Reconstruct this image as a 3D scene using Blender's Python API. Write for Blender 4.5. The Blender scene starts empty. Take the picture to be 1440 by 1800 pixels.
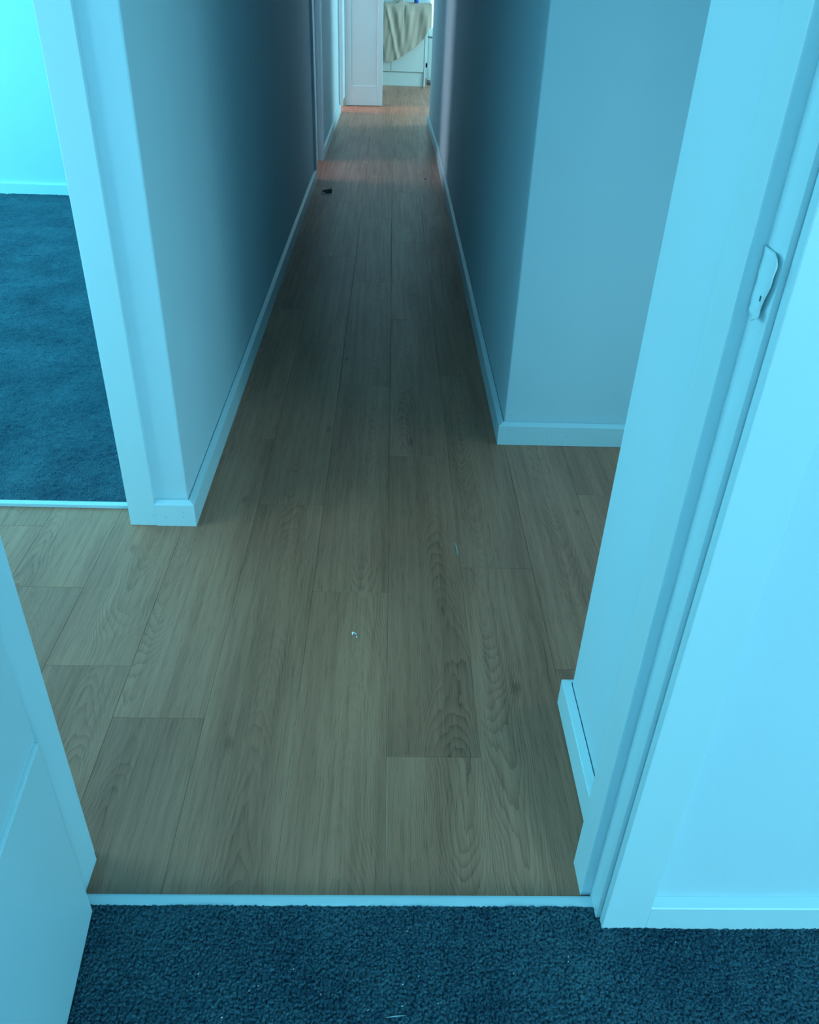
import bpy, bmesh, math, random
import numpy as np
from mathutils import Matrix, Vector
random.seed(7)
rng = np.random.default_rng(11)
S = bpy.context.scene
C = S.collection

# ------------------------------------------------------------------ camera, world, lights, exposure
cam = bpy.data.cameras.new('camera')
cam.sensor_fit = 'HORIZONTAL'; cam.sensor_width = 36.0; cam.lens = 36.0 * 1446 / 1440
cam.clip_start = 0.03; cam.clip_end = 60
co = bpy.data.objects.new('camera', cam); C.objects.link(co)
R = np.array([[0.99930599, 0.01948774, 0.03174541],
              [-0.01550827, -0.55720063, 0.83023307],
              [0.03386793, -0.8301492, -0.5565117]])
m = Matrix.Identity(4)
for i in range(3):
    m[i][0] = R[i][0]; m[i][1] = -R[i][1]; m[i][2] = -R[i][2]
m[2][3] = 1.28
co.matrix_world = m
S.camera = co
S.view_settings.view_transform = 'Standard'
S.view_settings.look = 'None'
S.view_settings.exposure = 0.22
S.view_settings.gamma = 1.0
S.view_settings.use_curve_mapping = False

w = bpy.data.worlds.new('sky'); S.world = w; w.use_nodes = True
bg = w.node_tree.nodes['Background']
bg.inputs[0].default_value = (0.50, 0.88, 0.95, 1); bg.inputs[1].default_value = 1.5

def area(name, loc, direction, sx, sy, power, col):
    """daylight entering at a window opening"""
    l = bpy.data.lights.new(name, 'AREA'); l.shape = 'RECTANGLE'; l.size = sx; l.size_y = sy
    l.energy = power; l.color = col
    o = bpy.data.objects.new(name, l); C.objects.link(o); o.location = loc
    o.rotation_euler = Vector(direction).to_track_quat('-Z', 'Y').to_euler()
    return o
DAY = (0.36, 0.86, 1.0)
area('window_daylight_bedroom', (2.35, -3.52, 1.35), (0, 1, 0), 1.7, 1.5, 112, DAY)
area('window_daylight_bedroom_second', (-0.85, -3.52, 1.35), (0, 1, 0), 0.9, 1.5, 22, DAY)
area('window_daylight_passage', (-1.88, 1.335, 1.2), (1, 0, 0), 0.85, 1.7, 20, DAY)
area('window_daylight_passage_end', (1.82, 1.72, 0.62), (-1, 0, 0), 0.85, 0.8, 7.0, DAY)  # unseen source added to brighten the lower part of the passage's facing wall
area('window_daylight_second_bedroom', (-4.32, 3.6, 1.35), (1, 0, 0), 2.2, 1.5, 118, (0.18, 0.85, 1.0))
area('window_daylight_small_room', (-2.32, 6.25, 0.9), (1, 0, 0), 1.0, 1.0, 20, (1.0, 0.88, 0.98))
area('window_daylight_store_room', (-2.32, 8.9, 0.85), (1, 0, 0), 1.2, 1.0, 72, (1.0, 0.56, 0.52))  # unseen warm source added to tint the cupboard door pink
area('window_daylight_kitchen', (3.52, 9.55, 1.35), (-1, 0, 0), 2.0, 1.7, 92, (0.62, 0.95, 1.0))

# ------------------------------------------------------------------ materials
def new_mat(name):
    mt = bpy.data.materials.new(name); mt.use_nodes = True
    nt = mt.node_tree; b = nt.nodes['Principled BSDF']
    return mt, nt, b
def N(nt, typ, **kw):
    n = nt.nodes.new(typ)
    for k, v in kw.items():
        setattr(n, k, v)
    return n
def L(nt, a, b): nt.links.new(a, b)

def paint(name, col, rough, bump=0.02, scale=90, var=0.03):
    mt, nt, b = new_mat(name)
    tc = N(nt, 'ShaderNodeTexCoord')
    n1 = N(nt, 'ShaderNodeTexNoise'); n1.inputs['Scale'].default_value = 3.0; n1.inputs['Detail'].default_value = 3
    n2 = N(nt, 'ShaderNodeTexNoise'); n2.inputs['Scale'].default_value = scale; n2.inputs['Detail'].default_value = 2
    L(nt, tc.outputs['Object'], n1.inputs['Vector']); L(nt, tc.outputs['Object'], n2.inputs['Vector'])
    mx = N(nt, 'ShaderNodeMix', data_type='RGBA')
    mx.inputs[6].default_value = tuple(c * (1 - var) for c in col) + (1,)
    mx.inputs[7].default_value = tuple(min(1, c * (1 + var)) for c in col) + (1,)
    L(nt, n1.outputs['Fac'], mx.inputs[0]); L(nt, mx.outputs[2], b.inputs['Base Color'])
    b.inputs['Roughness'].default_value = rough
    bp = N(nt, 'ShaderNodeBump'); bp.inputs['Strength'].default_value = bump; bp.inputs['Distance'].default_value = 0.004
    L(nt, n2.outputs['Fac'], bp.inputs['Height']); L(nt, bp.outputs['Normal'], b.inputs['Normal'])
    return mt

M = {}
M['wall'] = paint('wall_paint', (0.52, 0.76, 0.86), 0.75, 0.05, 160)
M['trim'] = paint('trim_enamel', (0.56, 0.82, 0.90), 0.38, 0.015, 60)
M['door'] = paint('door_enamel', (0.58, 0.80, 0.86), 0.42, 0.02, 60)
M['ceiling'] = paint('ceiling_paint', (0.6, 0.78, 0.84), 0.9, 0.03, 120)
M['metal'] = paint('threshold_metal', (0.50, 0.72, 0.80), 0.35, 0.02, 200)
M['cabinet'] = paint('cabinet_laminate', (0.66, 0.80, 0.80), 0.3, 0.0, 60, 0.01)
M['worktop'] = paint('worktop_laminate', (0.62, 0.76, 0.76), 0.35, 0.01, 60)
M['dark'] = paint('dark_scrap', (0.008, 0.012, 0.014), 0.6, 0.1, 200)
M['scrapgrey'] = paint('grey_scrap', (0.18, 0.22, 0.23), 0.5, 0.1, 200)
M['hole'] = paint('nail_hole_dark', (0.03, 0.10, 0.14), 0.9, 0.0, 60)
M['white'] = paint('white_crumb', (0.85, 0.9, 0.88), 0.6, 0.1, 300)
M['lint'] = paint('pale_lint', (0.60, 0.80, 0.86), 0.8, 0.1, 300)
M['blue'] = paint('blue_plastic', (0.01, 0.10, 0.50), 0.3, 0.0, 60)
M['subfloor'] = paint('subfloor', (0.22, 0.15, 0.11), 0.9, 0.1, 60)
M['smear'] = paint('pale_paint', (0.40, 0.46, 0.46), 0.7, 0.1, 300)
M['binwhite'] = paint('white_plastic', (0.75, 0.88, 0.9), 0.3, 0.0, 60)

def wood():
    mt, nt, b = new_mat('oak_plank')
    tc = N(nt, 'ShaderNodeTexCoord'); oi = N(nt, 'ShaderNodeObjectInfo')
    mul = N(nt, 'ShaderNodeVectorMath', operation='SCALE'); mul.inputs[0].default_value = (13.7, 41.3, 7.1)
    L(nt, oi.outputs['Random'], mul.inputs['Scale'])
    add = N(nt, 'ShaderNodeVectorMath', operation='ADD')
    L(nt, tc.outputs['Object'], add.inputs[0]); L(nt, mul.outputs[0], add.inputs[1])
    def noise(sx, sy, detail, rough=0.5, dist=0.0):
        v = N(nt, 'ShaderNodeVectorMath', operation='MULTIPLY'); v.inputs[1].default_value = (sx, sy, 1)
        L(nt, add.outputs[0], v.inputs[0])
        n = N(nt, 'ShaderNodeTexNoise'); n.inputs['Scale'].default_value = 1; n.inputs['Detail'].default_value = detail
        n.inputs['Roughness'].default_value = rough; n.inputs['Distortion'].default_value = dist
        L(nt, v.outputs[0], n.inputs['Vector']); return n.outputs['Fac']
    def math_(op, a, b_=None, c=None):
        n = N(nt, 'ShaderNodeMath', operation=op)
        for k, x in enumerate((a, b_, c)):
            if x is None: continue
            if isinstance(x, (int, float)): n.inputs[k].default_value = x
            else: L(nt, x, n.inputs[k])
        return n.outputs[0]
    def mapr(x, a, b_, c=0.0, d=1.0):
        n = N(nt, 'ShaderNodeMapRange', interpolation_type='SMOOTHSTEP')
        n.inputs[1].default_value = a; n.inputs[2].default_value = b_; n.inputs[3].default_value = c; n.inputs[4].default_value = d
        L(nt, x, n.inputs[0]); return n.outputs[0]
    sep = N(nt, 'ShaderNodeSeparateXYZ'); L(nt, tc.outputs['Object'], sep.inputs[0])
    rnd = oi.outputs['Random']
    r2 = math_('FRACT', math_('MULTIPLY', rnd, 17.31)); r3 = math_('FRACT', math_('MULTIPLY', rnd, 91.7))
    # cathedral grain: growth rings cut along the plank give nested parabolas
    wob = math_('MULTIPLY_ADD', noise(1.5, 2.2, 2.0), 0.09, -0.045)
    xc = math_('ADD', math_('ADD', sep.outputs[0], wob), math_('MULTIPLY_ADD', r2, 0.13, -0.065))
    sg = math_('MULTIPLY_ADD', math_('GREATER_THAN', r3, 0.5), 2.0, -1.0)
    f = math_('MULTIPLY', math_('MULTIPLY', xc, xc), 1900.0)
    f = math_('MULTIPLY_ADD', math_('MULTIPLY', sep.outputs[1], sg), 19.0, f)
    f = math_('MULTIPLY_ADD', noise(9, 3.2, 2.0, 0.5), 9.0, f)
    f = math_('MULTIPLY_ADD', noise(120, 10.0, 2.0), 0.8, f)
    ring = math_('POWER', math_('FRACT', f), 2.6)
    mask = mapr(noise(7.0, 1.6, 2.0), 0.40, 0.62, 0.25, 1.0)
    ringm = math_('MULTIPLY', ring, mask)
    pores = mapr(noise(420, 13.0, 3.0, 0.65), 0.50, 0.66)
    streak = mapr(noise(70, 1.8, 4.0, 0.65), 0.34, 0.68)
    broad = mapr(noise(9, 1.0, 3.0), 0.30, 0.72)
    vv = N(nt, 'ShaderNodeVectorMath', operation='MULTIPLY'); vv.inputs[1].default_value = (5.2, 2.6, 1)
    L(nt, add.outputs[0], vv.inputs[0])
    vo = N(nt, 'ShaderNodeTexVoronoi'); vo.voronoi_dimensions = '2D'; vo.inputs['Scale'].default_value = 1.0; vo.inputs['Randomness'].default_value = 1.0
    L(nt, vv.outputs[0], vo.inputs['Vector'])
    knot = mapr(math_('ADD', vo.outputs['Distance'], math_('MULTIPLY', noise(75, 14, 3), 0.17)), 0.075, 0.155, 1.0, 0.0)
    sc_ = N(nt, 'ShaderNodeSeparateColor'); L(nt, vo.outputs['Color'], sc_.inputs[0])
    knot = math_('MULTIPLY', knot, math_('GREATER_THAN', sc_.outputs[0], 0.72))
    d = math_('MULTIPLY', ringm, 0.34)
    d = math_('MULTIPLY_ADD', pores, 0.25, d)
    d = math_('MULTIPLY_ADD', streak, 0.22, d)
    d = math_('MULTIPLY_ADD', broad, 0.28, d)
    d = math_('MULTIPLY_ADD', knot, 0.34, d)
    rp = N(nt, 'ShaderNodeValToRGB')
    e = rp.color_ramp.elements
    e[0].position = 0.0; e[0].color = (0.54, 0.255, 0.158, 1)
    e[1].position = 1.0; e[1].color = (0.12, 0.052, 0.032, 1)
    k = e.new(0.45); k.color = (0.37, 0.158, 0.094, 1)
    L(nt, d, rp.inputs[0])
    hsv = N(nt, 'ShaderNodeHueSaturation')
    L(nt, rp.outputs[0], hsv.inputs['Color'])
    L(nt, math_('MULTIPLY_ADD', oi.outputs['Random'], 0.16, 0.92), hsv.inputs['Value'])
    L(nt, hsv.outputs[0], b.inputs['Base Color'])
    L(nt, math_('MULTIPLY_ADD', streak, 0.08, 0.33), b.inputs['Roughness'])
    b.inputs['Specular IOR Level'].default_value = 0.45
    bp = N(nt, 'ShaderNodeBump'); bp.inputs['Strength'].default_value = 0.12; bp.inputs['Distance'].default_value = 0.001
    L(nt, d, bp.inputs['Height']); bp.invert = True
    L(nt, bp.outputs['Normal'], b.inputs['Normal'])
    return mt
M['wood'] = wood()

def carpet_mat():
    mt, nt, b = new_mat('blue_grey_carpet')
    tc = N(nt, 'ShaderNodeTexCoord')
    n1 = N(nt, 'ShaderNodeTexNoise'); n1.inputs['Scale'].default_value = 5.0; n1.inputs['Detail'].default_value = 4
    n2 = N(nt, 'ShaderNodeTexNoise'); n2.inputs['Scale'].default_value = 320.0; n2.inputs['Detail'].default_value = 3
    n3 = N(nt, 'ShaderNodeTexNoise'); n3.inputs['Scale'].default_value = 38.0; n3.inputs['Detail'].default_value = 4
    for n in (n1, n2, n3): L(nt, tc.outputs['Object'], n.inputs['Vector'])
    a = N(nt, 'ShaderNodeMath', operation='MULTIPLY_ADD'); a.inputs[1].default_value = 1.5
    L(nt, n2.outputs['Fac'], a.inputs[0])
    a2 = N(nt, 'ShaderNodeMath', operation='MULTIPLY_ADD'); a2.inputs[1].default_value = 0.55; a2.inputs[2].default_value = -0.85
    L(nt, n1.outputs['Fac'], a2.inputs[0])
    a3 = N(nt, 'ShaderNodeMath', operation='MULTIPLY_ADD'); a3.inputs[1].default_value = 0.35
    L(nt, n3.outputs['Fac'], a3.inputs[0]); L(nt, a2.outputs[0], a3.inputs[2])
    L(nt, a3.outputs[0], a.inputs[2])
    rp = N(nt, 'ShaderNodeValToRGB'); e = rp.color_ramp.elements
    e[0].position = 0.10; e[0].color = (0.007, 0.036, 0.068, 1)
    e[1].position = 0.75; e[1].color = (0.070, 0.195, 0.245, 1)
    L(nt, a.outputs[0], rp.inputs[0]); L(nt, rp.outputs[0], b.inputs['Base Color'])
    b.inputs['Roughness'].default_value = 0.95; b.inputs['Specular IOR Level'].default_value = 0.15
    b.inputs['Sheen Weight'].default_value = 0.10; b.inputs['Sheen Roughness'].default_value = 0.4; b.inputs['Sheen Tint'].default_value = (0.3, 0.8, 1, 1)
    bp = N(nt, 'ShaderNodeBump'); bp.inputs['Strength'].default_value = 0.7; bp.inputs['Distance'].default_value = 0.004
    L(nt, n2.outputs['Fac'], bp.inputs['Height']); L(nt, bp.outputs['Normal'], b.inputs['Normal'])
    return mt
M['carpet'] = carpet_mat()

def cloth_mat():
    mt, nt, b = new_mat('sand_cloth')
    tc = N(nt, 'ShaderNodeTexCoord')
    n = N(nt, 'ShaderNodeTexNoise'); n.inputs['Scale'].default_value = 260; n.inputs['Detail'].default_value = 2
    L(nt, tc.outputs['Object'], n.inputs['Vector'])
    mx = N(nt, 'ShaderNodeMix', data_type='RGBA'); mx.inputs[6].default_value = (0.44, 0.42, 0.35, 1); mx.inputs[7].default_value = (0.54, 0.51, 0.42, 1)
    L(nt, n.outputs['Fac'], mx.inputs[0]); L(nt, mx.outputs[2], b.inputs['Base Color'])
    b.inputs['Roughness'].default_value = 0.9
    return mt
M['cloth'] = cloth_mat()

# ------------------------------------------------------------------ helpers
def link(name, me, mat, parent=None, kind=None, label=None, cat=None, group=None):
    o = bpy.data.objects.new(name, me); C.objects.link(o)
    if mat is not None: me.materials.append(M[mat])
    if parent is not None: o.parent = parent
    if kind: o['kind'] = kind
    if label: o['label'] = label
    if cat: o['category'] = cat
    if group: o['group'] = group
    return o
def bevel(o, wd, seg=2):
    b = o.modifiers.new('bevel', 'BEVEL'); b.width = wd; b.segments = seg; b.limit_method = 'ANGLE'; b.angle_limit = math.radians(40)
    return o
def prism_mesh(poly, z0, z1):
    """vertical prism over a counter-clockwise polygon"""
    a = sum(p[0] * q[1] - q[0] * p[1] for p, q in zip(poly, poly[1:] + poly[:1]))
    if a < 0: poly = poly[::-1]
    n = len(poly)
    v = [(x, y, z0) for x, y in poly] + [(x, y, z1) for x, y in poly]
    f = [tuple(range(n))[::-1], tuple(range(n, 2 * n))] + [(i, (i + 1) % n, n + (i + 1) % n, n + i) for i in range(n)]
    me = bpy.data.meshes.new('m'); me.from_pydata(v, [], f); me.update(); return me
def prism(name, poly, z0, z1, mat, bev=0.0, **kw):
    o = link(name, prism_mesh(poly, z0, z1), mat, **kw)
    if bev: bevel(o, bev)
    return o
def rect(x0, x1, y0, y1): return [(x0, y0), (x1, y0), (x1, y1), (x0, y1)]
def box(name, x0, x1, y0, y1, z0, z1, mat, bev=0.0, **kw):
    return prism(name, rect(x0, x1, y0, y1), z0, z1, mat, bev, **kw)
ST = dict(kind='structure')
def lab(t, c): return dict(kind='structure', label=t, cat=c)

def sweep_base(name, path, gap, label, h=0.075, t=0.018, end_cut=None, **kw):
    """skirting profile swept along the wall line; the board stands to the LEFT of the direction of travel, mitred corners"""
    prof = [(gap, 0.0), (t, 0.0), (t, h - 0.009), (t - 0.0015, h - 0.007), (gap + 0.0005, h), (gap, h)]
    P = [Vector((x, y)) for x, y in path]
    nrm = []
    for a, b in zip(P, P[1:]):
        d = (b - a).normalized(); nrm.append(Vector((-d.y, d.x)))
    vs, fs = [], []
    k = len(prof)
    for i, p in enumerate(P):
        if i == 0: q = nrm[0]
        elif i == len(P) - 1: q = nrm[-1]
        else:
            s = nrm[i - 1] + nrm[i]; q = s / max(0.2, s.dot(nrm[i]))
        for d, z in prof: vs.append((p.x + q.x * d, p.y + q.y * d, z + 0.0005))
    for i in range(len(P) - 1):
        for j in range(k):
            a, b = i * k + j, i * k + (j + 1) % k
            fs.append((a, b, b + k, a + k))
    fs.append(tuple(range(k))[::-1]); fs.append(tuple(range((len(P) - 1) * k, len(P) * k)))
    me = bpy.data.meshes.new('m'); me.from_pydata(vs, [], fs)
    bm = bmesh.new(); bm.from_mesh(me); bmesh.ops.recalc_face_normals(bm, faces=bm.faces); bm.to_mesh(me); bm.free()
    o = link(name, me, 'trim', kind='structure', label=label, cat='baseboard')
    bevel(o, 0.0008, 2)
    return o

# ------------------------------------------------------------------ setting: shell
CH = 2.4          # ceiling height
HD = 2.04         # door head height
JL, JR = -0.473, 0.339            # the doorway the camera looks through
prism('ceiling', rect(-4.6, 3.7, -3.8, 12.6), CH, CH + 0.1, 'ceiling', **lab('flat white ceiling over the rooms and hall', 'ceiling'))

# bedroom in which the camera stands
prism('wall_bedroom_front', rect(0.366, 3.4, 0.730, 0.836), 0, CH, 'wall', 0.002, **lab('white bedroom wall beside the doorway casing with the strike plate', 'wall'))
prism('wall_bedroom_door_side', rect(-4.2, -0.496, 0.730, 0.836), 0, CH, 'wall', 0.002, **lab('white wall behind the open panel door', 'wall'))
prism('wall_bedroom_door_header', rect(-0.496, 0.366, 0.730, 0.836), HD + 0.02, CH, 'wall', **lab('white wall piece above the bedroom doorway', 'wall'))
box('wall_bedroom_right', 3.4, 3.5, -3.5, 0.836, 0, CH, 'wall', **lab('white bedroom side wall beyond the frame', 'wall'))
box('wall_bedroom_left', -1.5, -1.4, -3.5, 0.73, 0, CH, 'wall', **lab('white bedroom side wall behind the open door', 'wall'))
def wall_with_window(name, n, axis, pos, th, a0, a1, w0, w1, z0, z1, label, extra=None):
    """wall along an axis with one framed window opening, all one wall mesh of four pieces"""
    o = bpy.data.objects.new(name, None); C.objects.link(o)
    def piece(u0, u1, zz0, zz1):
        r = rect(u0, u1, pos, pos + th) if axis == 'x' else rect(pos, pos + th, u0, u1)
        return r, zz0, zz1
    bm = bmesh.new()
    ops = sorted([(w0, w1)] + ([extra] if extra else [])); cuts = [a0] + [c for o2 in ops for c in o2] + [a1]
    solid = [(cuts[2 * i], cuts[2 * i + 1], 0, CH) for i in range(len(ops) + 1)]
    for o0, o1 in ops: solid += [(o0, o1, 0, z0), (o0, o1, z1, CH)]
    for u0, u1, q0, q1 in solid:
        r, q0, q1 = piece(u0, u1, q0, q1)
        me = prism_mesh(r, q0, q1); bm.from_mesh(me); bpy.data.meshes.remove(me)
    bpy.data.objects.remove(o)
    me = bpy.data.meshes.new('m'); bm.to_mesh(me); bm.free()
    wo = link(name, me, 'wall', kind='structure', label=label, cat='wall')
    for w0, w1 in ops:
     bm = bmesh.new(); f = 0.05
     for u0, u1, q0, q1 in ((w0, w0 + f, z0, z1), (w1 - f, w1, z0, z1), (w0, w1, z0, z0 + f), (w0, w1, z1 - f, z1), ((w0 + w1) / 2 - f / 2, (w0 + w1) / 2 + f / 2, z0, z1)):
        r = rect(u0, u1, pos + th * 0.3, pos + th * 0.7) if axis == 'x' else rect(pos + th * 0.3, pos + th * 0.7, u0, u1)
        me = prism_mesh(r, q0, q1); bm.from_mesh(me); bpy.data.meshes.remove(me)
     me = bpy.data.meshes.new('m'); bm.to_mesh(me); bm.free()
     link('window_%d' % (n if w0 == ops[0][0] else n + 6), me, 'trim', kind='structure', label='white window frame in ' + label, cat='window')
wall_with_window('wall_bedroom_back', 1, 'x', -3.5, 0.1, -1.5, 3.5, 1.5, 3.2, 0.6, 2.1, 'the wall behind the viewer', (-1.3, -0.4))

# hall side of the bedroom wall, the nib on the other side of the passage
prism('wall_nib', rect(0.390, 1.7, 0.836, 1.186), 0, CH, 'wall', 0.003, **lab('short white nib wall between the doorway and the side passage', 'wall'))
prism('wall_hall_right', [(0.378, 2.325), (1.7, 2.325), (1.7, 2.425), (0.478, 2.425), (0.478, 6.8), (0.378, 6.8)], 0, CH, 'wall', 0.004,
      **lab('long white hall wall with a square corner at the side passage', 'wall'))
prism('wall_hall_right_far', [(0.384, 6.8), (0.355, 8.45), (0.47, 8.45), (0.484, 6.8)], 0, CH, 'wall', 0.003, **lab('far white hall wall ending at the kitchen', 'wall'))
wall_with_window('wall_passage_end', 14, 'y', 1.7, 0.1, 0.836, 2.425, 1.30, 2.15, 0.22, 1.02, 'the end of the side passage')  # low window invented for the added light on the facing wall
# pillar and long hall wall on the other side, as one corner, with door openings
prism('wall_hall_left', [(-0.518, 1.837), (-0.518, 6.03 - 0.02), (-0.618, 6.03 - 0.02), (-0.618, 1.937), (-0.655, 1.937), (-0.655, 1.837)], 0, CH, 'wall', 0.004,
      **lab('long grey-blue hall wall meeting the white casing at its near end', 'wall'))
prism('wall_hall_left_middle', rect(-0.618, -0.518, 6.68, 9.05), 0, CH, 'wall', 0.003, **lab('pale hall wall between the two far doorways', 'wall'))
prism('wall_hall_left_end', rect(-0.618, -0.518, 9.49, 10.2), 0, CH, 'wall', 0.003, **lab('hall wall behind the open cupboard door', 'wall'))
prism('wall_hall_header', rect(-0.618, -0.518, 6.01, 6.68), HD, CH, 'wall', **lab('wall piece over the first far doorway', 'wall'))
prism('wall_hall_header_far', rect(-0.618, -0.518, 9.05, 9.49), HD, CH, 'wall', **lab('wall piece over the cupboard doorway', 'wall'))
# second bedroom
prism('wall_second_bedroom_front', rect(-4.2, -1.49, 1.837, 1.937), 0, CH, 'wall', **lab('white wall on the far side of the second bedroom doorway', 'wall'))
prism('wall_second_bedroom_header', rect(-1.49, -0.655, 1.837, 1.937), HD, CH, 'wall', **lab('wall piece over the second bedroom doorway', 'wall'))
prism('wall_second_bedroom_back', rect(-4.2, -0.618, 5.342, 5.442), 0, CH, 'wall', **lab('bright cyan back wall of the carpeted second bedroom', 'wall'))
wall_with_window('wall_second_bedroom_side', 2, 'y', -4.3, 0.1, 0.73, 5.442, 2.5, 4.7, 0.6, 2.1, 'the side wall of the second bedroom')
wall_with_window('wall_passage_left', 13, 'y', -1.85, 0.1, 0.836, 1.837, 0.91, 1.76, 0.35, 2.05, 'the passage end beside the second bedroom')
# small rooms behind the far doorways
wall_with_window('wall_small_room_side', 3, 'y', -2.3, 0.1, 5.442, 7.4, 5.75, 6.75, 0.4, 1.4, 'the small room off the hall')
wall_with_window('wall_cupboard_room_side', 4, 'y', -2.3, 0.1, 7.5, 10.2, 8.3, 9.5, 0.35, 1.35, 'the far store room')  # window invented so the added warm light reaches the cupboard door
box('wall_small_room_divider', -2.3, -0.618, 7.4, 7.5, 0, CH, 'wall', **lab('white wall dividing the two small rooms', 'wall'))
box('wall_store_room_end', -2.3, -0.618, 10.1, 10.2, 0, CH, 'wall', **lab('white wall between the store room and kitchen', 'wall'))
# kitchen
wall_with_window('wall_kitchen_side', 5, 'y', 3.4, 0.1, 8.35, 12.3, 8.55, 10.55, 0.5, 2.2, 'the kitchen side wall')
wall_with_window('wall_kitchen_back', 6, 'x', 12.2, 0.1, -3.2, 3.5, 0.42, 2.4, 0.12, 2.1, 'the wall behind the kitchen cabinet')
box('wall_kitchen_left', -3.3, -3.2, 10.2, 12.3, 0, CH, 'wall', **lab('white kitchen wall out of sight', 'wall'))
box('wall_kitchen_left_front', -3.2, -2.3, 10.1, 10.2, 0, CH, 'wall', **lab('white kitchen wall beside the store room', 'wall'))
box('wall_kitchen_front', 0.47, 3.5, 8.35, 8.45, 0, CH, 'wall', **lab('white wall between the hall block and kitchen', 'wall'))

# ------------------------------------------------------------------ floors
sub = box('floor', -3.3, 3.6, 0.74, 12.4, -0.06, -0.005, 'subfloor', **lab('greyish oak plank floor running along the hall', 'floor'))
PW = 0.1835; X0 = 0.0155; PL = 1.165
phase = {0: 1.059, -1: 1.556, -2: 1.935, -3: 1.149, -4: 1.293, -5: 1.555, 1: 1.66, 2: 1.30, 3: 2.018}
def plank(x0, x1, y0, y1):
    g = 0.0002; c = 0.0009; top = random.uniform(-0.0002, 0.0002)
    cx, cy = (x0 + x1) / 2, (y0 + y1) / 2; a, b = (x1 - x0) / 2 - g, (y1 - y0) / 2 - g
    v = []
    for z, i in ((-0.005, 0), (top - c * 0.7, 0), (top, c)):
        v += [(-a + i, -b + i, z), (a - i, -b + i, z), (a - i, b - i, z), (-a + i, b - i, z)]
    f = [(3, 2, 1, 0), (8, 9, 10, 11)]
    for r in (0, 4):
        f += [(r + k, r + (k + 1) % 4, r + 4 + (k + 1) % 4, r + 4 + k) for k in range(4)]
    me = bpy.data.meshes.new('plank'); me.from_pydata(v, [], f)
    o = link('plank', me, 'wood', parent=sub); o.location = (cx, cy, 0)
YF = 0.7675
for k in range(-17, 19):
    xa, xb = X0 + k * PW, X0 + (k + 1) * PW
    spans = []
    if xb > -0.55 and xa < 0.40: spans = [(YF, 12.2)]
    else:
        lo = YF if -0.51 < xa and xb < 0.36 else 0.80
        if xb > -1.75 and xa < 1.7: spans.append((0.836 if (xa < -0.49 or xb > 0.37) else YF, 1.9 if xb < -0.66 else 2.34))
        if -0.73 < xa < -0.5: spans += [(5.95, 6.75), (8.98, 9.55)]
        spans.append((8.45 if xa > 0.3 else 10.2, 12.2))
    p = phase.get(k, 0.9 + ((k * 0.37) % 1.0) * PL)
    for s0, s1 in spans:
        y = p - PL * math.ceil((p - s0) / PL)
        while y < s1:
            a, b = max(y, s0), min(y + PL, s1)
            if b - a > 0.02: plank(xa, xb, a, b)
            y += PL
# store rooms get a plain continuation of the floor
def displaced(x0, x1, y0, y1, step, amp, z, seed, edge_y1=None):
    r = np.random.default_rng(seed)
    nx, ny = int((x1 - x0) / step) + 1, int((y1 - y0) / step) + 1
    xs = np.linspace(x0, x1, nx); ys = np.linspace(y0, y1, ny)
    X, Y = np.meshgrid(xs, ys)
    def vnoise(cell):
        gx, gy = int((x1 - x0) / cell) + 3, int((y1 - y0) / cell) + 3
        g = r.random((gy, gx)); u = (X - x0) / cell; v = (Y - y0) / cell
        i = u.astype(int); j = v.astype(int); fu = u - i; fv = v - j
        fu = fu * fu * (3 - 2 * fu); fv = fv * fv * (3 - 2 * fv)
        return (g[j, i] * (1 - fu) + g[j, i + 1] * fu) * (1 - fv) + (g[j + 1, i] * (1 - fu) + g[j + 1, i + 1] * fu) * fv
    cell = max(0.0046, step * 1.9)
    gx, gy = int((x1 - x0) / cell) + 4, int((y1 - y0) / cell) + 4
    jx = r.random((gy, gx)) * 0.9; jy = r.random((gy, gx)) * 0.9; jh = r.random((gy, gx))
    ang = r.random((gy, gx)) * np.pi
    u = (X - x0) / cell + 1; v = (Y - y0) / cell + 1
    i0 = u.astype(int); j0 = v.astype(int); H_ = np.full(X.shape, -1.0)
    for dj in (-1, 0, 1):
        for di in (-1, 0, 1):
            a = i0 + di; b = j0 + dj
            ex = u - (a + jx[b, a]); ey = v - (b + jy[b, a]); ca = np.cos(ang[b, a]); sa = np.sin(ang[b, a])
            q = ((ex * ca + ey * sa) / 0.80) ** 2 + ((ey * ca - ex * sa) / 0.62) ** 2
            H_ = np.maximum(H_, np.sqrt(np.clip(1 - q, 0, 1)) * (0.65 + 0.35 * jh[b, a]))
    Z = z + amp * (H_ - 0.75 + 0.25 * vnoise(0.0036) + 0.5 * (vnoise(0.05) - 0.5) + 0.4 * (vnoise(0.17) - 0.5))
    if edge_y1:   # ragged pile along the metal strip
        X = X.copy(); Y = Y.copy()
        Y[-1, :] += (vnoise(0.009)[-1, :] - 0.5) * 0.003
        Z[-1, :] = z - 0.008; Z[-2, :] -= 0.001
    V = np.stack([X, Y, Z], -1).reshape(-1, 3)
    idx = np.arange(nx * ny).reshape(ny, nx)
    F = np.stack([idx[:-1, :-1], idx[:-1, 1:], idx[1:, 1:], idx[1:, :-1]], -1).reshape(-1, 4)
    me = bpy.data.meshes.new('pile'); me.vertices.add(len(V)); me.vertices.foreach_set('co', V.ravel())
    me.loops.add(F.size); me.loops.foreach_set('vertex_index', F.ravel().astype(np.int32))
    me.polygons.add(len(F)); me.polygons.foreach_set('loop_start', np.arange(0, F.size, 4, dtype=np.int32))
    me.update(calc_edges=True); me.validate()
    me.polygons.foreach_set('use_smooth', np.ones(len(F), dtype=bool))
    return me
carpet = box('floor_carpet', -1.4, 3.4, -3.4, 0.72, -0.06, 0.0015, 'carpet', **lab('dark blue-green carpet in the room at the bottom of the picture', 'carpet'))
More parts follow.
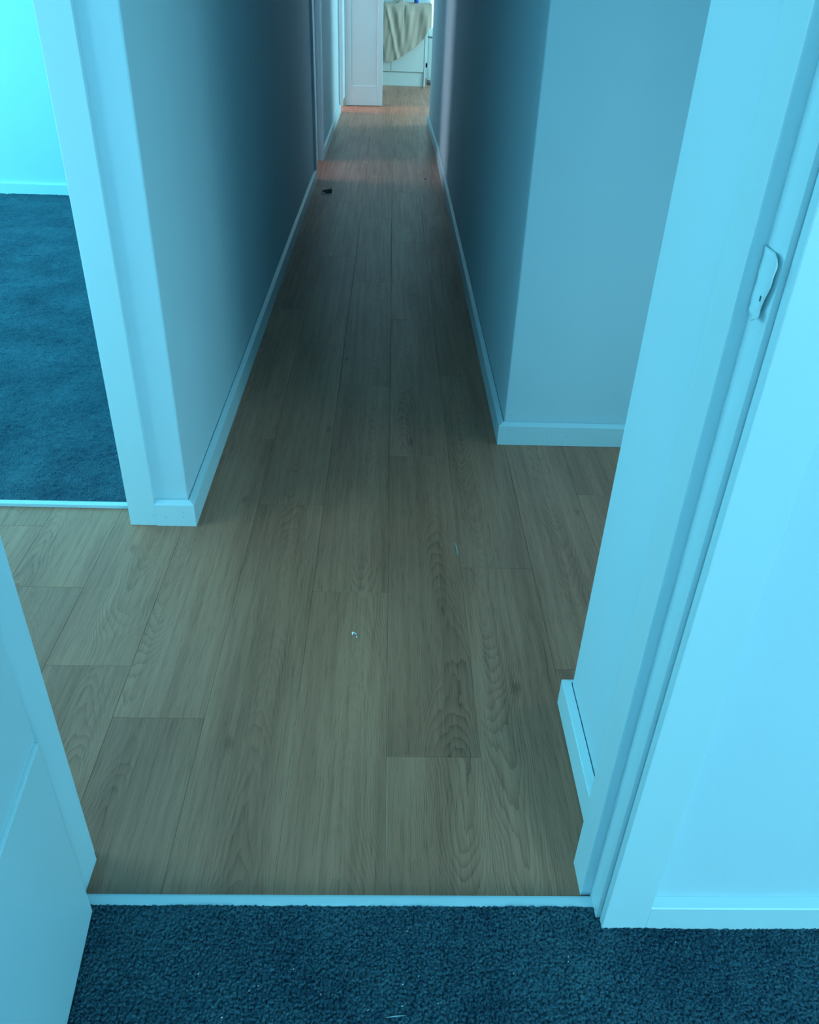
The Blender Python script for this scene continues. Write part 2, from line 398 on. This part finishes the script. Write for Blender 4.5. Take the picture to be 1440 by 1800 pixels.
link('carpet_pile', displaced(-0.62, 0.95, 0.36, 0.7510, 0.0014, 0.0062, 0.0110, 3, True), 'carpet', parent=carpet, kind='stuff')
box('carpet_edge', -0.62, 0.95, 0.36, 0.748, -0.005, 0.003, 'carpet', parent=carpet)
carpet2 = box('floor_carpet_second_bedroom', -4.2, -0.619, 1.937, 5.342, -0.06, 0.0015, 'carpet', **lab('dark teal carpet of the second bedroom beyond the casing', 'carpet'))
link('carpet_pile', displaced(-2.9, -0.66, 1.918, 4.1, 0.0058, 0.005, 0.009, 5), 'carpet', parent=carpet2, kind='stuff')
link('carpet_pile', displaced(-2.9, -0.62, 4.1, 5.33, 0.0085, 0.005, 0.009, 6), 'carpet', parent=carpet2, kind='stuff')

# metal threshold strips
def strip(name, x0, x1, y0, y1, label):
    bm = bmesh.new(); n = 6; vs = []
    for x in (x0, x1):
        for i in range(n + 1):
            u = i / n; vs.append(bm.verts.new((x, y0 + (y1 - y0) * u, 0.0105 + 0.0012 * math.sin(math.pi * u) - 0.0085 * max(0, u - 0.8) / 0.2)))
    k = n + 1
    for i in range(n): bm.faces.new((vs[i], vs[k + i], vs[k + i + 1], vs[i + 1]))
    ext = bmesh.ops.extrude_face_region(bm, geom=bm.faces[:])
    for v in [g for g in ext['geom'] if isinstance(g, bmesh.types.BMVert)]: v.co.z -= 0.0095 if v.co.z > 0.004 else 0.001
    bmesh.ops.recalc_face_normals(bm, faces=bm.faces)
    me = bpy.data.meshes.new('m'); bm.to_mesh(me); bm.free()
    return link(name, me, 'metal', kind='structure', label=label, cat='threshold')
strip('trim_1', JL - 0.002, 0.357, 0.749, 0.772, 'pale metal threshold strip between the near carpet and the planks')
strip('trim_2', -1.47, -0.672, 1.897, 1.921, 'pale metal threshold strip of the second bedroom doorway')

# ------------------------------------------------------------------ door jambs and casings
HT = 2.1
# near doorway, strike side
jr = prism('trim_3', [(JR, 0.775), (JR, 0.836), (0.372, 0.836), (0.372, 0.732), (0.3545, 0.732), (0.3545, 0.775)], 0, HD + 0.02, 'trim', 0.0008,
           **lab('rebated white door jamb holding the painted strike plate', 'door jamb'))
cr = box('trim_4', 0.3605, 0.4305, 0.714, 0.730, 0, HT, 'trim', 0.0015, **lab('flat white casing on the bedroom wall joining the skirting', 'casing'))
box('trim_5', 0.345, 0.389, 0.836, 0.851, 0, HT, 'trim', 0.0015, **lab('white casing strip on the hall face beside the nib', 'casing'))
# hinge side
prism('trim_6', [(JL, 0.768), (JL, 0.836), (-0.502, 0.836), (-0.502, 0.730), (-0.488, 0.730), (-0.488, 0.768)], 0, HD + 0.02, 'trim', 0.0008,
      **lab('white door jamb carrying the open panel door', 'door jamb'))
box('trim_7', -0.548, -0.4805, 0.836, 0.851, 0, HT, 'trim', 0.0015, **lab('white casing on the hall face at the hinge side', 'casing'))
box('trim_8', -0.560, -0.493, 0.714, 0.730, 0, HT, 'trim', 0.0015, **lab('white casing on the bedroom face behind the open door', 'casing'))
box('trim_9', -0.502, 0.372, 0.730, 0.836, HD, HD + 0.02, 'trim', **lab('white door head above the near doorway', 'door jamb'))
# second bedroom doorway
box('trim_10', -0.675, -0.604, 1.821, 1.837, 0, HT, 'trim', 0.0015, **lab('white casing at the end of the hall wall beside the second bedroom', 'casing'))
box('trim_11', -0.679, -0.655, 1.8375, 1.937, 0, HD, 'trim', 0.001, **lab('white jamb of the second bedroom doorway', 'door jamb'))
box('trim_12', -1.555, -1.484, 1.821, 1.837, 0, HT, 'trim', 0.0015, **lab('white casing on the hidden side of the second bedroom doorway', 'casing'))
box('trim_13', -1.49, -1.468, 1.8375, 1.937, 0, HD, 'trim', 0.001, **lab('white jamb on the hidden side of the second bedroom doorway', 'door jamb'))
# first far doorway
def far_door(y0, y1, n, what):
    box('trim_%d' % n, -0.518, -0.501, y0 - 0.065, y0 - 0.002, 0, HT, 'trim', 0.0015, **lab('near casing of the %s' % what, 'casing'))
    box('trim_%d' % (n + 1), -0.518, -0.501, y1 + 0.002, y1 + 0.065, 0, HT, 'trim', 0.0015, **lab('far casing of the %s' % what, 'casing'))
    box('trim_%d' % (n + 2), -0.620, -0.5175, y0 - 0.02, y0, 0, HD, 'trim', 0.001, **lab('near jamb of the %s' % what, 'door jamb'))
    prism('trim_%d' % (n + 3), [(-0.620, y1), (-0.580, y1), (-0.580, y1 - 0.012), (-0.545, y1 - 0.012), (-0.545, y1), (-0.5175, y1), (-0.5175, y1 + 0.02), (-0.620, y1 + 0.02)], 0, HD, 'trim', 0.001,
          **lab('far jamb with door stop of the %s' % what, 'door jamb'))
far_door(6.03, 6.66, 14, 'first doorway along the hall')
far_door(9.07, 9.46, 18, 'cupboard doorway by the kitchen')

# strike plate: bent plate on the rebate face, painted over, with a ragged lip over the reveal
def strike():
    nv, nu = 22, 16; bm = bmesh.new(); g = []
    for j in range(nv + 1):
        t = j / nv; z = 1.008 + 0.062 * t
        # profile of the free edge in y (towards the bedroom) from bottom to top
        pts = [(0, 0.744), (0.08, 0.738), (0.16, 0.7425), (0.4, 0.7375), (0.6, 0.7335), (0.88, 0.7315), (0.95, 0.7345), (1, 0.742)]
        for (a, ya), (b, yb) in zip(pts, pts[1:]):
            if a <= t <= b: ye = ya + (yb - ya) * (t - a) / (b - a); break
        row = []
        for i in range(nu + 1):
            s = i / nu; y = 0.774 + (ye - 0.774) * s
            curl = max(0, s - 0.55) / 0.45
            x = 0.3537 - 0.0012 * min(1, s * 6) - 0.0035 * curl ** 2 - (0.004 * max(0, 0.14 - t) / 0.14) * s
            row.append(bm.verts.new((x + 0.0003 * math.sin(t * 17 + s * 5), y, z)))
        g.append(row)
    for j in range(nv):
        for i in range(nu):
            bm.faces.new((g[j][i], g[j][i + 1], g[j + 1][i + 1], g[j + 1][i]))
    me = bpy.data.meshes.new('m'); bm.to_mesh(me); bm.free()
    for p in me.polygons: p.use_smooth = True
    o = link('strike_plate', me, 'trim', parent=jr); o['label'] = 'painted-over strike plate with a ragged bent lip'
    sm = o.modifiers.new('solid', 'SOLIDIFY'); sm.thickness = 0.0018; sm.offset = 0
    s = box('keeper_slot', 0.3512, 0.3524, 0.7475, 0.7525, 1.024, 1.029, 'hole', parent=o)
strike()

# ------------------------------------------------------------------ skirting boards
GAP = 0.0022
# travel direction keeps the room on the left-hand side
b_left = sweep_base('baseboard_hall_left', [(-0.518, 5.966), (-0.518, 1.837), (-0.6035, 1.837)], GAP, 'white skirting of the long hall wall, turning the corner to the casing')
b_mid = sweep_base('baseboard_hall_left_middle', [(-0.518, 9.003), (-0.518, 6.725)], GAP, 'white skirting between the two far doorways')
b_right = sweep_base('baseboard_hall_right', [(1.7, 2.325), (0.378, 2.325), (0.378, 6.8)], GAP, 'white skirting of the hall corner at the side passage')
b_rfar = sweep_base('baseboard_hall_right_far', [(0.384, 6.8), (0.355, 8.45), (0.47, 8.45)], GAP, 'white skirting at the kitchen end of the hall')
b_nib = sweep_base('baseboard_nib', [(0.390, 0.851), (0.390, 1.186), (1.7, 1.186)], GAP, 'white skirting of the short nib wall by the doorway')
b_bed = sweep_base('baseboard_bedroom_front', [(3.4, 0.730), (0.4300, 0.730)], 0.0, 'white skirting along the bedroom wall above the carpet', h=0.0735, t=0.0163)
b_back = sweep_base('baseboard_second_bedroom_back', [(-0.62, 5.342), (-4.2, 5.342)], 0.0, 'bright skirting at the back of the second bedroom')
b_pl = sweep_base('baseboard_passage_left', [(-1.75, 0.836), (-0.549, 0.836)], GAP, 'white skirting in the hall behind the hinge-side casing')

def nail(parent, x, y, z, nx, ny, r=0.0011):
    bm = bmesh.new(); k = 8
    t = Vector((-ny, nx, 0)); nrm = Vector((nx, ny, 0)); c = Vector((x, y, z))
    ring = [bm.verts.new(c + nrm * 0.0002 + (t * math.cos(a) + Vector((0, 0, 1)) * math.sin(a)) * r) for a in [2 * math.pi * i / k for i in range(k)]]
    pit = bm.verts.new(c + nrm * 0.0001)
    for i in range(k): bm.faces.new((ring[i], ring[(i + 1) % k], pit))
    bmesh.ops.recalc_face_normals(bm, faces=bm.faces)
    me = bpy.data.meshes.new('m'); bm.to_mesh(me); bm.free()
    o = link('nail_hole', me, 'hole', parent=parent)

for x, z in ((-0.578, 0.028), (-0.531, 0.044), (-0.531, 0.030)): nail(b_left, x, 1.819, z, 0, -1)
nail(bpy.data.objects['trim_10'], -0.610, 1.821, 0.033, 0, -1)
for x, z in ((0.392, 0.055), (0.391, 0.036), (0.516, 0.032), (0.580, 0.034), (0.668, 0.030)): nail(b_right, x, 2.307, z, 0, -1)
nail(b_nib, 0.372, 1.17, 0.05, -1, 0); nail(b_nib, 0.372, 1.165, 0.02, -1, 0)
nail(bpy.data.objects['wall_hall_right'], 0.396, 2.325, 0.098, 0, -1, 0.0013)

# ------------------------------------------------------------------ doors
def bbox_mesh(bm, u0, u1, n0, n1, z0, z1, ch=0.0):
    """box in door coordinates: u along the leaf, n = outwards from its visible face"""
    vs = []
    for z in (z0, z1):
        for u, n in ((u0, n0), (u1, n0), (u1, n1), (u0, n1)): vs.append(bm.verts.new((u, n, z)))
    for f in ((3, 2, 1, 0), (4, 5, 6, 7), (0, 1, 5, 4), (1, 2, 6, 5), (2, 3, 7, 6), (3, 0, 4, 7)): bm.faces.new([vs[i] for i in f])
def door_piece(name, parent, u0, u1, n0, n1, z0, z1, bev=0.0012, mat='door'):
    bm = bmesh.new(); bbox_mesh(bm, u0, u1, n0, n1, z0, z1); bmesh.ops.recalc_face_normals(bm, faces=bm.faces)
    me = bpy.data.meshes.new('m'); bm.to_mesh(me); bm.free()
    o = link(name, me, mat, parent=parent)
    if bev: bevel(o, bev)
    return o
def frame_at(name, ax, ay, ux, uy, label, flip):
    o = bpy.data.objects.new(name, None); C.objects.link(o)
    d = Vector((ux, uy)).normalized(); n = Vector((-d.y, d.x)) * (1 if not flip else -1)
    mw = Matrix.Identity(4)
    mw[0][0], mw[1][0] = d.x, d.y; mw[0][1], mw[1][1] = n.x, n.y; mw[0][3], mw[1][3] = ax, ay
    o.matrix_world = mw
    o['kind'] = 'structure'; o['label'] = label; o['category'] = 'door'
    return o
# open door beside the camera: visible face towards +x
d1 = frame_at('door_1', -0.4495, 0.7345, 0.0885, -0.9960, 'open white panel door at the lower edge of the picture by the carpet', False)
door_piece('panel', d1, 0.0, 0.80, -0.034, 0.0, 0.416, 1.9)
rail = door_piece('bottom_rail', d1, 0.0, 0.80, -0.038, 0.0045, 0.020, 0.416, 0.004)
door_piece('top_rail', d1, 0.0, 0.80, -0.038, 0.0045, 1.9, 2.03, 0.003)
door_piece('stile', d1, 0.70, 0.80, -0.0385, 0.005, 0.021, 2.029, 0.003)
# narrow cupboard door by the kitchen: visible face towards -y
d2 = frame_at('door_2', -0.474, 9.488, 0.379, 0.050, 'open greyish white cupboard door with recessed panel by the kitchen', True)
W2 = 0.382
door_piece('stile', d2, 0.0, 0.055, -0.036, 0.0, 0.006, 2.02, 0.003)
door_piece('stile', d2, W2 - 0.055, W2, -0.036, 0.0, 0.006, 2.02, 0.003)
door_piece('rail', d2, 0.055, W2 - 0.055, -0.036, 0.0, 0.006, 0.19, 0.003)
door_piece('rail', d2, 0.055, W2 - 0.055, -0.036, 0.0, 1.9, 2.02, 0.003)
door_piece('panel', d2, 0.052, W2 - 0.052, -0.029, -0.007, 0.187, 1.903, 0)

# ------------------------------------------------------------------ kitchen end
cb = bpy.data.objects.new('base_cabinet', None); C.objects.link(cb); cb.location = (0, 11.28, 0)
cb['label'] = 'white kitchen base cabinet under the draped cloth'; cb['category'] = 'cabinet'
def cpart(name, x0, x1, y0, y1, z0, z1, mat='cabinet', bev=0.001):
    return box(name, x0, x1, y0 - 11.28, y1 - 11.28, z0, z1, mat, bev, parent=cb)
cpart('body', -1.2, 0.384, 11.292, 11.86, 0.15, 0.818)
cpart('kickboard', -1.2, 0.3835, 11.283, 11.295, 0.001, 0.150)
cpart('end_panel', 0.3865, 0.405, 11.262, 11.86, 0.001, 0.818)
cpart('door', -0.61, -0.018, 11.266, 11.291, 0.158, 0.812)
cpart('door', -0.013, 0.3825, 11.266, 11.291, 0.158, 0.812)
cpart('door', -1.2, -0.614, 11.266, 11.291, 0.158, 0.812)
box('worktop', -1.2, 0.415, 11.250, 11.88, 0.819, 0.855, 'worktop', 0.003, label='pale kitchen worktop beneath the draped cloth', cat='worktop')

def cloth():
    """sheet lying on the worktop and hanging over its front edge in folds, longer on one side"""
    nu, nv = 110, 90; bm = bmesh.new(); g = []
    low = [(-0.12, 0.56), (-0.09, 0.42), (-0.055, 0.262), (-0.02, 0.258), (0.06, 0.29), (0.14, 0.335), (0.22, 0.392), (0.30, 0.450), (0.37, 0.520), (0.42, 0.60), (0.47, 0.655)]
    def lerp(t, x):
        if x <= t[0][0]: return t[0][1]
        for (a, ya), (b, yb) in zip(t, t[1:]):
            if a <= x <= b: return ya + (yb - ya) * (x - a) / (b - a)
        return t[-1][1]
    top_len = 0.30
    for i in range(nu + 1):
        u = i / nu; x = -0.105 + 0.555 * u
        zl = lerp(low, x); row = []
        for j in range(nv + 1):
            v = j / nv
            hang = 0.86 - zl; tot = top_len + hang; s = v * tot
            if s < top_len:
                y = 11.240 + (top_len - s); z = 0.860 + 0.010 * (math.sin(x * 34 + s * 15) * 0.5 + 0.5) + 0.030 * math.exp(-((x - 0.07) / 0.07) ** 2) * (0.5 + 0.5 * math.sin(s * 40 + x * 25))
                xx = x
            else:
                h = s - top_len; y = 11.240; z = 0.860 - h
                k = min(1, h / 0.10)
                # folds fan out from a gather near the middle and from the far corner
                a1 = x - 0.42 * h + 0.30 * h * h
                def rg(c, wd, lean, a): return a * math.exp(-((x - c - lean * h + 0.25 * lean * h * h) / (wd * (1 + h))) ** 2)
                fold = rg(-0.085, 0.016, 0.32, 0.016) + rg(-0.03, 0.030, 0.30, -0.010) + rg(0.03, 0.022, 0.22, 0.009) + rg(0.17, 0.030, 0.10, 0.012) + rg(0.27, 0.05, 0.02, -0.008) + rg(0.38, 0.04, 0.05, 0.012)
                fold += 0.003 * math.sin(a1 * 41 + 5 * h) + 0.002 * math.sin(x * 90 + h * 13)
                fold -= 0.022 * math.exp(-((x - 0.135) / 0.010) ** 2) * math.exp(-(h / 0.16) ** 2)
                y -= 0.018 + k * (0.020 + fold) + 0.02 * h
                xx = x + 0.05 * h * (u - 0.35) * 0.6 - 0.03 * h * (1 - u)
            row.append(bm.verts.new((xx, y, z)))
        g.append(row)
    for i in range(nu):
        for j in range(nv): bm.faces.new((g[i][j], g[i][j + 1], g[i + 1][j + 1], g[i + 1][j]))
    bmesh.ops.recalc_face_normals(bm, faces=bm.faces)
    me = bpy.data.meshes.new('m'); bm.to_mesh(me); bm.free()
    for p in me.polygons: p.use_smooth = True
    o = link('draped_cloth', me, 'cloth', label='sand-coloured cloth draped over the kitchen worktop and cabinet front', cat='cloth')
    sm = o.modifiers.new('solid', 'SOLIDIFY'); sm.thickness = 0.004; sm.offset = 0
cloth()

def lathe_mesh(prof, seg=24):
    vs, fs = [], []
    for r, z in prof:
        for i in range(seg):
            a = 2 * math.pi * i / seg; vs.append((r * math.cos(a), r * math.sin(a), z))
    for j in range(len(prof) - 1):
        for i in range(seg):
            a, b = j * seg + i, j * seg + (i + 1) % seg
            fs.append((a, b, b + seg, a + seg))
    fs.append(tuple(range(seg))[::-1]); fs.append(tuple(range((len(prof) - 1) * seg, len(prof) * seg)))
    me = bpy.data.meshes.new('m'); me.from_pydata(vs, [], fs)
    for p in me.polygons: p.use_smooth = len(p.vertices) == 4
    return me
bt = bpy.data.objects.new('plastic_bottle', None); C.objects.link(bt); bt.location = (0.272, 11.40, 0.866)
bt['label'] = 'blue bottle standing on the cloth-covered worktop'; bt['category'] = 'bottle'
link('body', lathe_mesh([(0.020, 0), (0.026, 0.003), (0.027, 0.01), (0.027, 0.12), (0.022, 0.145), (0.012, 0.16), (0.012, 0.17)]), 'blue', parent=bt)
link('cap', lathe_mesh([(0.013, 0.168), (0.014, 0.17), (0.014, 0.192), (0.012, 0.194)]), 'binwhite', parent=bt)

bn = bpy.data.objects.new('waste_bin', None); C.objects.link(bn); bn.location = (0.535, 11.56, 0)
bn['label'] = 'white rounded bin standing past the cabinet end'; bn['category'] = 'bin'
link('base', lathe_mesh([(0.085, 0.001), (0.098, 0.004), (0.098, 0.045), (0.094, 0.05)]), 'scrapgrey', parent=bn)
link('body', lathe_mesh([(0.094, 0.05), (0.096, 0.055), (0.104, 0.50), (0.106, 0.505)]), 'binwhite', parent=bn)
link('rim', lathe_mesh([(0.106, 0.505), (0.110, 0.508), (0.110, 0.520), (0.106, 0.523)]), 'scrapgrey', parent=bn)
link('lid', lathe_mesh([(0.106, 0.523), (0.107, 0.53), (0.098, 0.57), (0.07, 0.605), (0.03, 0.622), (0.002, 0.625)]), 'binwhite', parent=bn)

# ------------------------------------------------------------------ scraps and specks lying about
def crumpled(name, pts, faces, mat, loc, label, cat, group=None, parent=None, th=0.0008):
    me = bpy.data.meshes.new('m'); me.from_pydata(pts, [], faces)
    o = link(name, me, mat, label=label, cat=cat, group=group, parent=parent); o.location = loc
    s = o.modifiers.new('solid', 'SOLIDIFY'); s.thickness = th; s.offset = 0
    return o
sc = bpy.data.objects.new('plastic_scrap', None); C.objects.link(sc); sc.location = (-0.410, 5.64, 0.0006)
sc['label'] = 'crumpled dark scrap lying on the hall planks near the far doorway'; sc['category'] = 'scrap'
crumpled('flap', [(-0.034, 0.02, 0.001), (-0.005, -0.03, 0.001), (0.033, -0.015, 0.001), (0.034, 0.02, 0.020), (0.0, 0.03, 0.012), (-0.03, 0.045, 0.006)],
         [(0, 1, 4, 5), (1, 2, 3, 4)], 'dark', (0, 0, 0), None, None, parent=sc)
crumpled('tip', [(-0.02, 0.03, 0.010), (0.012, 0.02, 0.016), (0.034, 0.045, 0.026), (0.005, 0.06, 0.014)], [(0, 1, 2, 3)], 'scrapgrey', (0, 0, 0), None, None, parent=sc)
crumpled('underside', [(-0.034, -0.05, 0.0008), (0.03, -0.05, 0.0008), (0.034, 0.0, 0.002), (-0.034, 0.0, 0.003)], [(0, 1, 2, 3)], 'scrapgrey', (0, 0, 0), None, None, parent=sc)
link('floor_speck', lathe_mesh([(0.003, 0.0003), (0.006, 0.002), (0.004, 0.005), (0.001, 0.006)], 10), 'dark', label='small dark speck on the planks by the far right-hand skirting', cat='speck').location = (0.251, 6.14, 0)
# white crumb in the middle of the floor: bent paper chip with two arms and a loose flake
cr_ = bpy.data.objects.new('paper_crumb', None); C.objects.link(cr_); cr_.location = (-0.062, 1.405, 0.0004)
cr_['label'] = 'tiny white paper crumb in the middle of the near planks'; cr_['category'] = 'crumb'
crumpled('arm', [(-0.0045, -0.002, 0.0005), (-0.002, -0.0045, 0.0005), (-0.0012, 0.002, 0.003), (-0.0042, 0.0055, 0.002)], [(0, 1, 2, 3)], 'white', (0, 0, 0), None, None, parent=cr_)
crumpled('arm', [(-0.001, 0.0005, 0.0028), (0.0062, -0.0035, 0.0015), (0.0064, -0.0015, 0.0022), (-0.0005, 0.0028, 0.0034)], [(0, 1, 2, 3)], 'white', (0, 0, 0), None, None, parent=cr_)
crumpled('flake', [(0.0052, -0.012, 0.0004), (0.0082, -0.013, 0.0004), (0.0080, -0.0085, 0.0009), (0.0060, -0.0070, 0.0008)], [(0, 1, 2, 3)], 'lint', (0, 0, 0), None, None, parent=cr_)
# pale paint smear along a seam
crumpled('paint_smear', [(0.0, 0.030, 0.0004), (0.0035, -0.026, 0.0004), (0.0060, -0.030, 0.0005), (0.0045, 0.010, 0.0005)], [(0, 1, 2, 3)], 'smear', (0.1915, 1.74, 0.0003), 'pale paint smear along a plank seam before the hall narrows', 'paint mark', th=0.0002)
# lint on the near carpet
def ray_floor(px, py, z):
    v = R @ np.array([px - 720.0, py - 900.0, 1446.0]); t = (z - 1.28) / v[2]; return v[0] * t, v[1] * t
lints = [(716, 1637, 4, 0), (999, 1682, 4, 1.4), (999, 1691, 3, 0.5), (903, 1711, 3, 1.2), (736, 1716, 3, 1.0), (708, 1731, 4, 0.3), (516, 1704, 3, 0.6), (349, 1712, 5, 0.8),
         (454, 1733, 3, 0.2), (1188, 1656, 3, 1.5), (707, 1769, 4, 0.4), (770, 1764, 3, 0.1), (647, 1776, 4, 0.6), (390, 1789, 5, 0.3), (438, 1742, 3, 0.9), (564, 1748, 2.5, 0.2)]
for px, py, n, a in lints:
    x, y = ray_floor(px, py, 0.0115); r = n * 0.00042
    c_, s_ = math.cos(a), math.sin(a)
    pts = [(-r * c_, -r * s_, 0), (-0.0005 * s_, 0.0006 * c_, 0.0007), (r * c_, r * s_, 0.0003), (0.0005 * s_, -0.0006 * c_, 0.0004)]
    crumpled('lint_fleck', pts, [(0, 1, 2, 3)], 'white', (x, y, 0.0118), 'tiny white lint fleck on the dark near carpet', 'lint', 'lint flecks on the near carpet', th=0.0006)
for (pa, pb) in (((677, 1790), (714, 1786)), ((606, 1720), (610, 1704))):
    xa, ya = ray_floor(*pa, 0.0115); xb, yb = ray_floor(*pb, 0.0115)
    crumpled('lint_thread', [(0, 0, 0), ((xb - xa) / 2, (yb - ya) / 2 + 0.001, 0.001), (xb - xa, yb - ya, 0), ((xb - xa) / 2, (yb - ya) / 2, 0.001)], [(0, 1, 2, 3)], 'lint', (xa, ya, 0.0125),
             'thin pale thread lying on the dark near carpet', 'thread', 'threads on the near carpet', th=0.0005)
